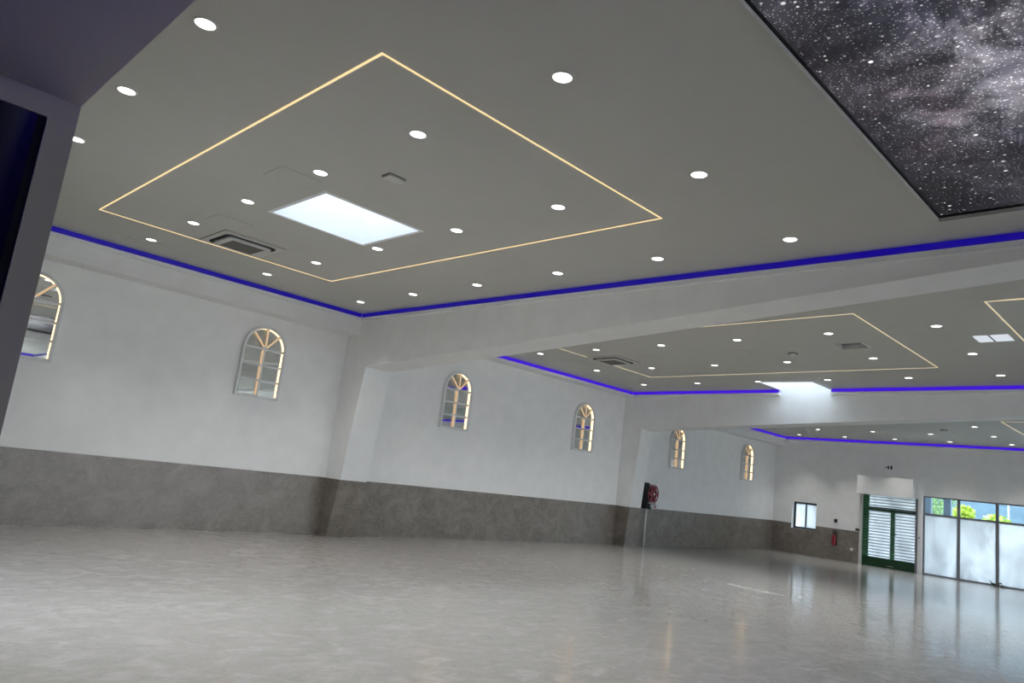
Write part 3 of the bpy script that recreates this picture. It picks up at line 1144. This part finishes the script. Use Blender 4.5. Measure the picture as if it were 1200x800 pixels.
root = empty('call_point', (FX, 11.07, 1.45))
tag(root, 'small dark square call point on the white wall above the extinguisher', 'call point')
b = MB()
b.box(-0.05, 0.0, -0.055, 0.055, -0.065, 0.065)
b.build('housing', plastic('dark_red_plastic', (0.06, 0.025, 0.02), 0.5), root, bevel=0.006)
b = MB()
b.box(-0.054, -0.05, -0.035, 0.035, -0.04, 0.04)
b.build('button', M['blackp'], root)
root = empty('light_switch', (FX, 10.27, 1.225))
tag(root, 'small dark switch plate just above the stone dado beside the green door', 'switch')
b = MB()
b.box(-0.03, 0.0, -0.08, 0.08, -0.05, 0.05)
b.build('plate', M['grille'], root, bevel=0.005)
for y0 in (-0.06, 0.008):
    b = MB()
    b.box(-0.04, -0.03, y0, y0 + 0.052, -0.03, 0.03)
    b.build('rocker', M['blackp'], root)
root = empty('wall_socket', (FX - 0.012, 10.47, 0.48))
tag(root, 'small round white socket low on the far stone dado', 'socket')
b = MB()
b.lathe([(0.0005, -0.02), (0.05, -0.02), (0.055, 0)], 20, 'x')
b.build('cover', M['white'], root)
b = MB()
b.lathe([(0.0005, -0.022), (0.022, -0.022), (0.024, -0.019)], 16, 'x')
b.build('outlet', M['offwhite'], root)

# exit pictogram sign: three dark marks on a pale plate
root = empty('exit_sign', (FX, 9.24, 3.6))
tag(root, 'small exit sign with dark pictograms on the white wall over the shutter box', 'sign')
b = MB()
b.box(-0.05, 0.0, -0.17, 0.17, -0.085, 0.085)
b.build('plate', M['wall'], root, bevel=0.006)
mk = [[(0.10, 0.02), (0.13, 0.0), (0.10, -0.04), (0.10, -0.015), (0.065, -0.015), (0.065, 0.015), (0.10, 0.015)],
      [(0.045, -0.065), (0.03, 0.0), (0.045, 0.03), (0.02, 0.065), (-0.005, 0.06), (-0.01, 0.03), (-0.045, 0.0), (-0.02, -0.01), (-0.035, -0.065), (-0.01, -0.065), (0.0, -0.02), (0.02, -0.065)],
      [(-0.07, -0.07), (-0.07, 0.07), (-0.125, 0.07), (-0.125, -0.07)]]
for nm, p in zip(('arrow', 'running_figure', 'door_mark'), mk):
    b = MB()
    b.prism_x(p, -0.056, -0.05)
    b.build(nm, M['blackp'], root)

# ------------------------------------------------------------------ hose reel by the second pilaster
root = empty('hose_reel', (20.17, WY, 0))
tag(root, 'red fire hose reel with white pipe on the wall beside the second pilaster', 'hose reel')
b = MB()
b.box(-0.40, -0.22, -0.16, -0.003, 1.30, 1.95)
b.box(-0.40, -0.10, -0.2, -0.014, 1.14, 1.31)
b.build('wall_box', M['blackp'], root)
b = MB()
b.lathe([(0.17, 0.04), (0.17, 0.17)], 28, 'y', (0.0, -0.0, 1.62))
b.build('drum', M['blackp'], root, True)
b = MB()
for k in range(5):
    pts = [(0.23 * math.cos(a), -0.07 - 0.018 * k, 1.62 + 0.23 * math.sin(a)) for a in [2 * PI * q / 24 for q in range(25)]]
    b.tube(pts, 0.02, 6, False)
b.build('hose', M['blackp'], root, True)
for yy in (0.04, 0.18):
    b = MB()
    b.lathe([(0.265, yy - 0.012), (0.29, yy - 0.012), (0.29, yy + 0.012), (0.265, yy + 0.012), (0.265, yy - 0.012)], 32, 'y', (0, 0, 1.62))
    b.lathe([(0.0005, yy), (0.07, yy), (0.07, yy + 0.012), (0.0005, yy + 0.014)], 20, 'y', (0, 0, 1.62))
    for k in range(6):
        a0 = 2 * PI * k / 6
        pr = [(0.06 * math.cos(a0 - 0.5), 1.62 + 0.06 * math.sin(a0 - 0.5)), (0.275 * math.cos(a0 - 0.26), 1.62 + 0.275 * math.sin(a0 - 0.26)), (0.275 * math.cos(a0 + 0.26), 1.62 + 0.275 * math.sin(a0 + 0.26)), (0.06 * math.cos(a0 + 0.5), 1.62 + 0.06 * math.sin(a0 + 0.5))]
        b.prism_y(pr, -yy - 0.005, -yy + 0.005)
    b.build('reel_disc', M['red'], root)
b = MB()
b.lathe([(0.0005, 0.19), (0.035, 0.19), (0.035, 0.22), (0.0005, 0.22)], 16, 'y', (0, 0, 1.62))
b.build('hub', M['steel'], root)
b = MB()
b.tube([(-0.16, -0.17, 1.24), (-0.02, -0.22, 1.25), (0.06, -0.24, 1.31)], 0.045, 10)
b.build('nozzle', M['steel'], root, True)
b = MB()
b.tube([(-0.22, -0.11, 0), (-0.22, -0.11, 1.18)], 0.032, 12)
b.build('pipe', M['white'], root, True)
b = MB()
b.lathe([(0.0005, 0.25), (0.05, 0.25), (0.055, 0.23)], 14, 'y', (0.06, 0, 1.24))
b.build('valve_wheel', M['red'], root)

# ------------------------------------------------------------------ outside
b = MB()
b.box(FX + 0.32, 140, -70, 90, -0.2, -0.02)
b.box(-60, FX + 0.32, -70, RY - 0.32, -0.2, -0.02)
b.box(-60, -3.4, RY - 0.32, 90, -0.2, -0.02)
struct(b.build('ground', M['ground']), 'pale paved ground outside the glazing')
b = MB()
b.box(FX + 0.3, 31.7, RY - 2, 12.8, 3.0, 3.12)
struct(b.build('roof_canopy', M['wall']), 'white canopy outside the glazed front')
for y in (8.47, 7.80, -4, -10):
    b = MB()
    b.box(31.4, 31.62, y, y + 0.24, -0.02, 3.0)
    tag(b.build('canopy_post', M['post']), {8.47: 'blue-grey post behind the first clear pane, nearer the door', 7.80: 'blue-grey post behind the first clear pane, nearer the mullion'}.get(y, 'blue-grey canopy post farther along the glazing, %s' % ('nearer' if y > -5 else 'last')), 'post', 'canopy posts')
b = MB()
b.tube([(40, 7.62, -0.02), (40, 7.62, 3.6)], 0.03, 8)
tag(b.build('lamp_post', M['white']), 'thin white pole outside the third clear pane', 'pole')


def tree(x, y, z, r, m_, label, nleaf=700, th=0.0):
    root = empty('tree', (x, y, -0.02))
    tag(root, label, 'tree', 'trees outside the glazed front')
    b = MB()
    b.tube([(0, 0, 0), (0.03, 0.02, z * 0.5), (0.0, 0.0, z)], [0.09, 0.07, 0.03], 8)
    b.build('trunk', M['bark'], root, True)
    rnd = random.Random(int(x * 100 + y * 10))
    b = MB()
    for k in range(nleaf):
        while True:
            p = Vector((rnd.uniform(-1, 1), rnd.uniform(-1, 1), rnd.uniform(-1, 1)))
            if 0.25 < p.length < 1:
                break
        p = Vector((p.x * r, p.y * r, p.z * r * 0.8)) + Vector((0, 0, z))
        p += Vector((math.sin(p.y * 7), math.sin(p.z * 9), math.sin(p.y * 5))) * 0.08 * r
        s = rnd.uniform(0.06, 0.13)
        d1 = Vector((rnd.gauss(0, 1), rnd.gauss(0, 1), rnd.gauss(0, 0.5))).normalized() * s
        d2 = Vector((rnd.gauss(0, 1), rnd.gauss(0, 1), rnd.gauss(0, 0.5))).normalized() * s * 0.7
        b.add([p - d1, p - d2 * 0.8, p + d1, p + d2 * 0.8], [(0, 1, 2, 3)])
    o = b.build('foliage', M[m_], root)
    return root


tree(36.5, 8.55, 2.40, 0.42, 'leaf', 'yellow-green shrub tip outside the second clear pane, next to its first mullion')
tree(36.5, 7.30, 2.05, 0.58, 'leaf', 'yellow-green shrub rising behind the second clear pane and the next mullion')
tree(45, 12.0, 3.0, 1.1, 'leaf2', 'green leafy tree filling the first clear pane', 1500)
tree(47, 13.8, 2.9, 1.0, 'leaf', 'bright green tree behind the posts beside the door', 1200)
# wooded hillside
b = MB()
nx, ny = 24, 60
for i in range(nx + 1):
    for j in range(ny + 1):
        x = 60 + 70 * i / nx
        y = -70 + 160 * j / ny
        z = -0.5 + 22 * (i / nx) ** 0.8 + 1.3 * math.sin(y * 0.5 + i) * math.sin(x * 0.45) + random.uniform(-0.15, 0.15)
        b.v.append((x, y, z if i else -0.6))
for i in range(nx):
    for j in range(ny):
        b.f.append((i * (ny + 1) + j, (i + 1) * (ny + 1) + j, (i + 1) * (ny + 1) + j + 1, i * (ny + 1) + j + 1))
struct(b.build('hillside', M['hill'], smooth=True), 'dark wooded hillside beyond the glazing')
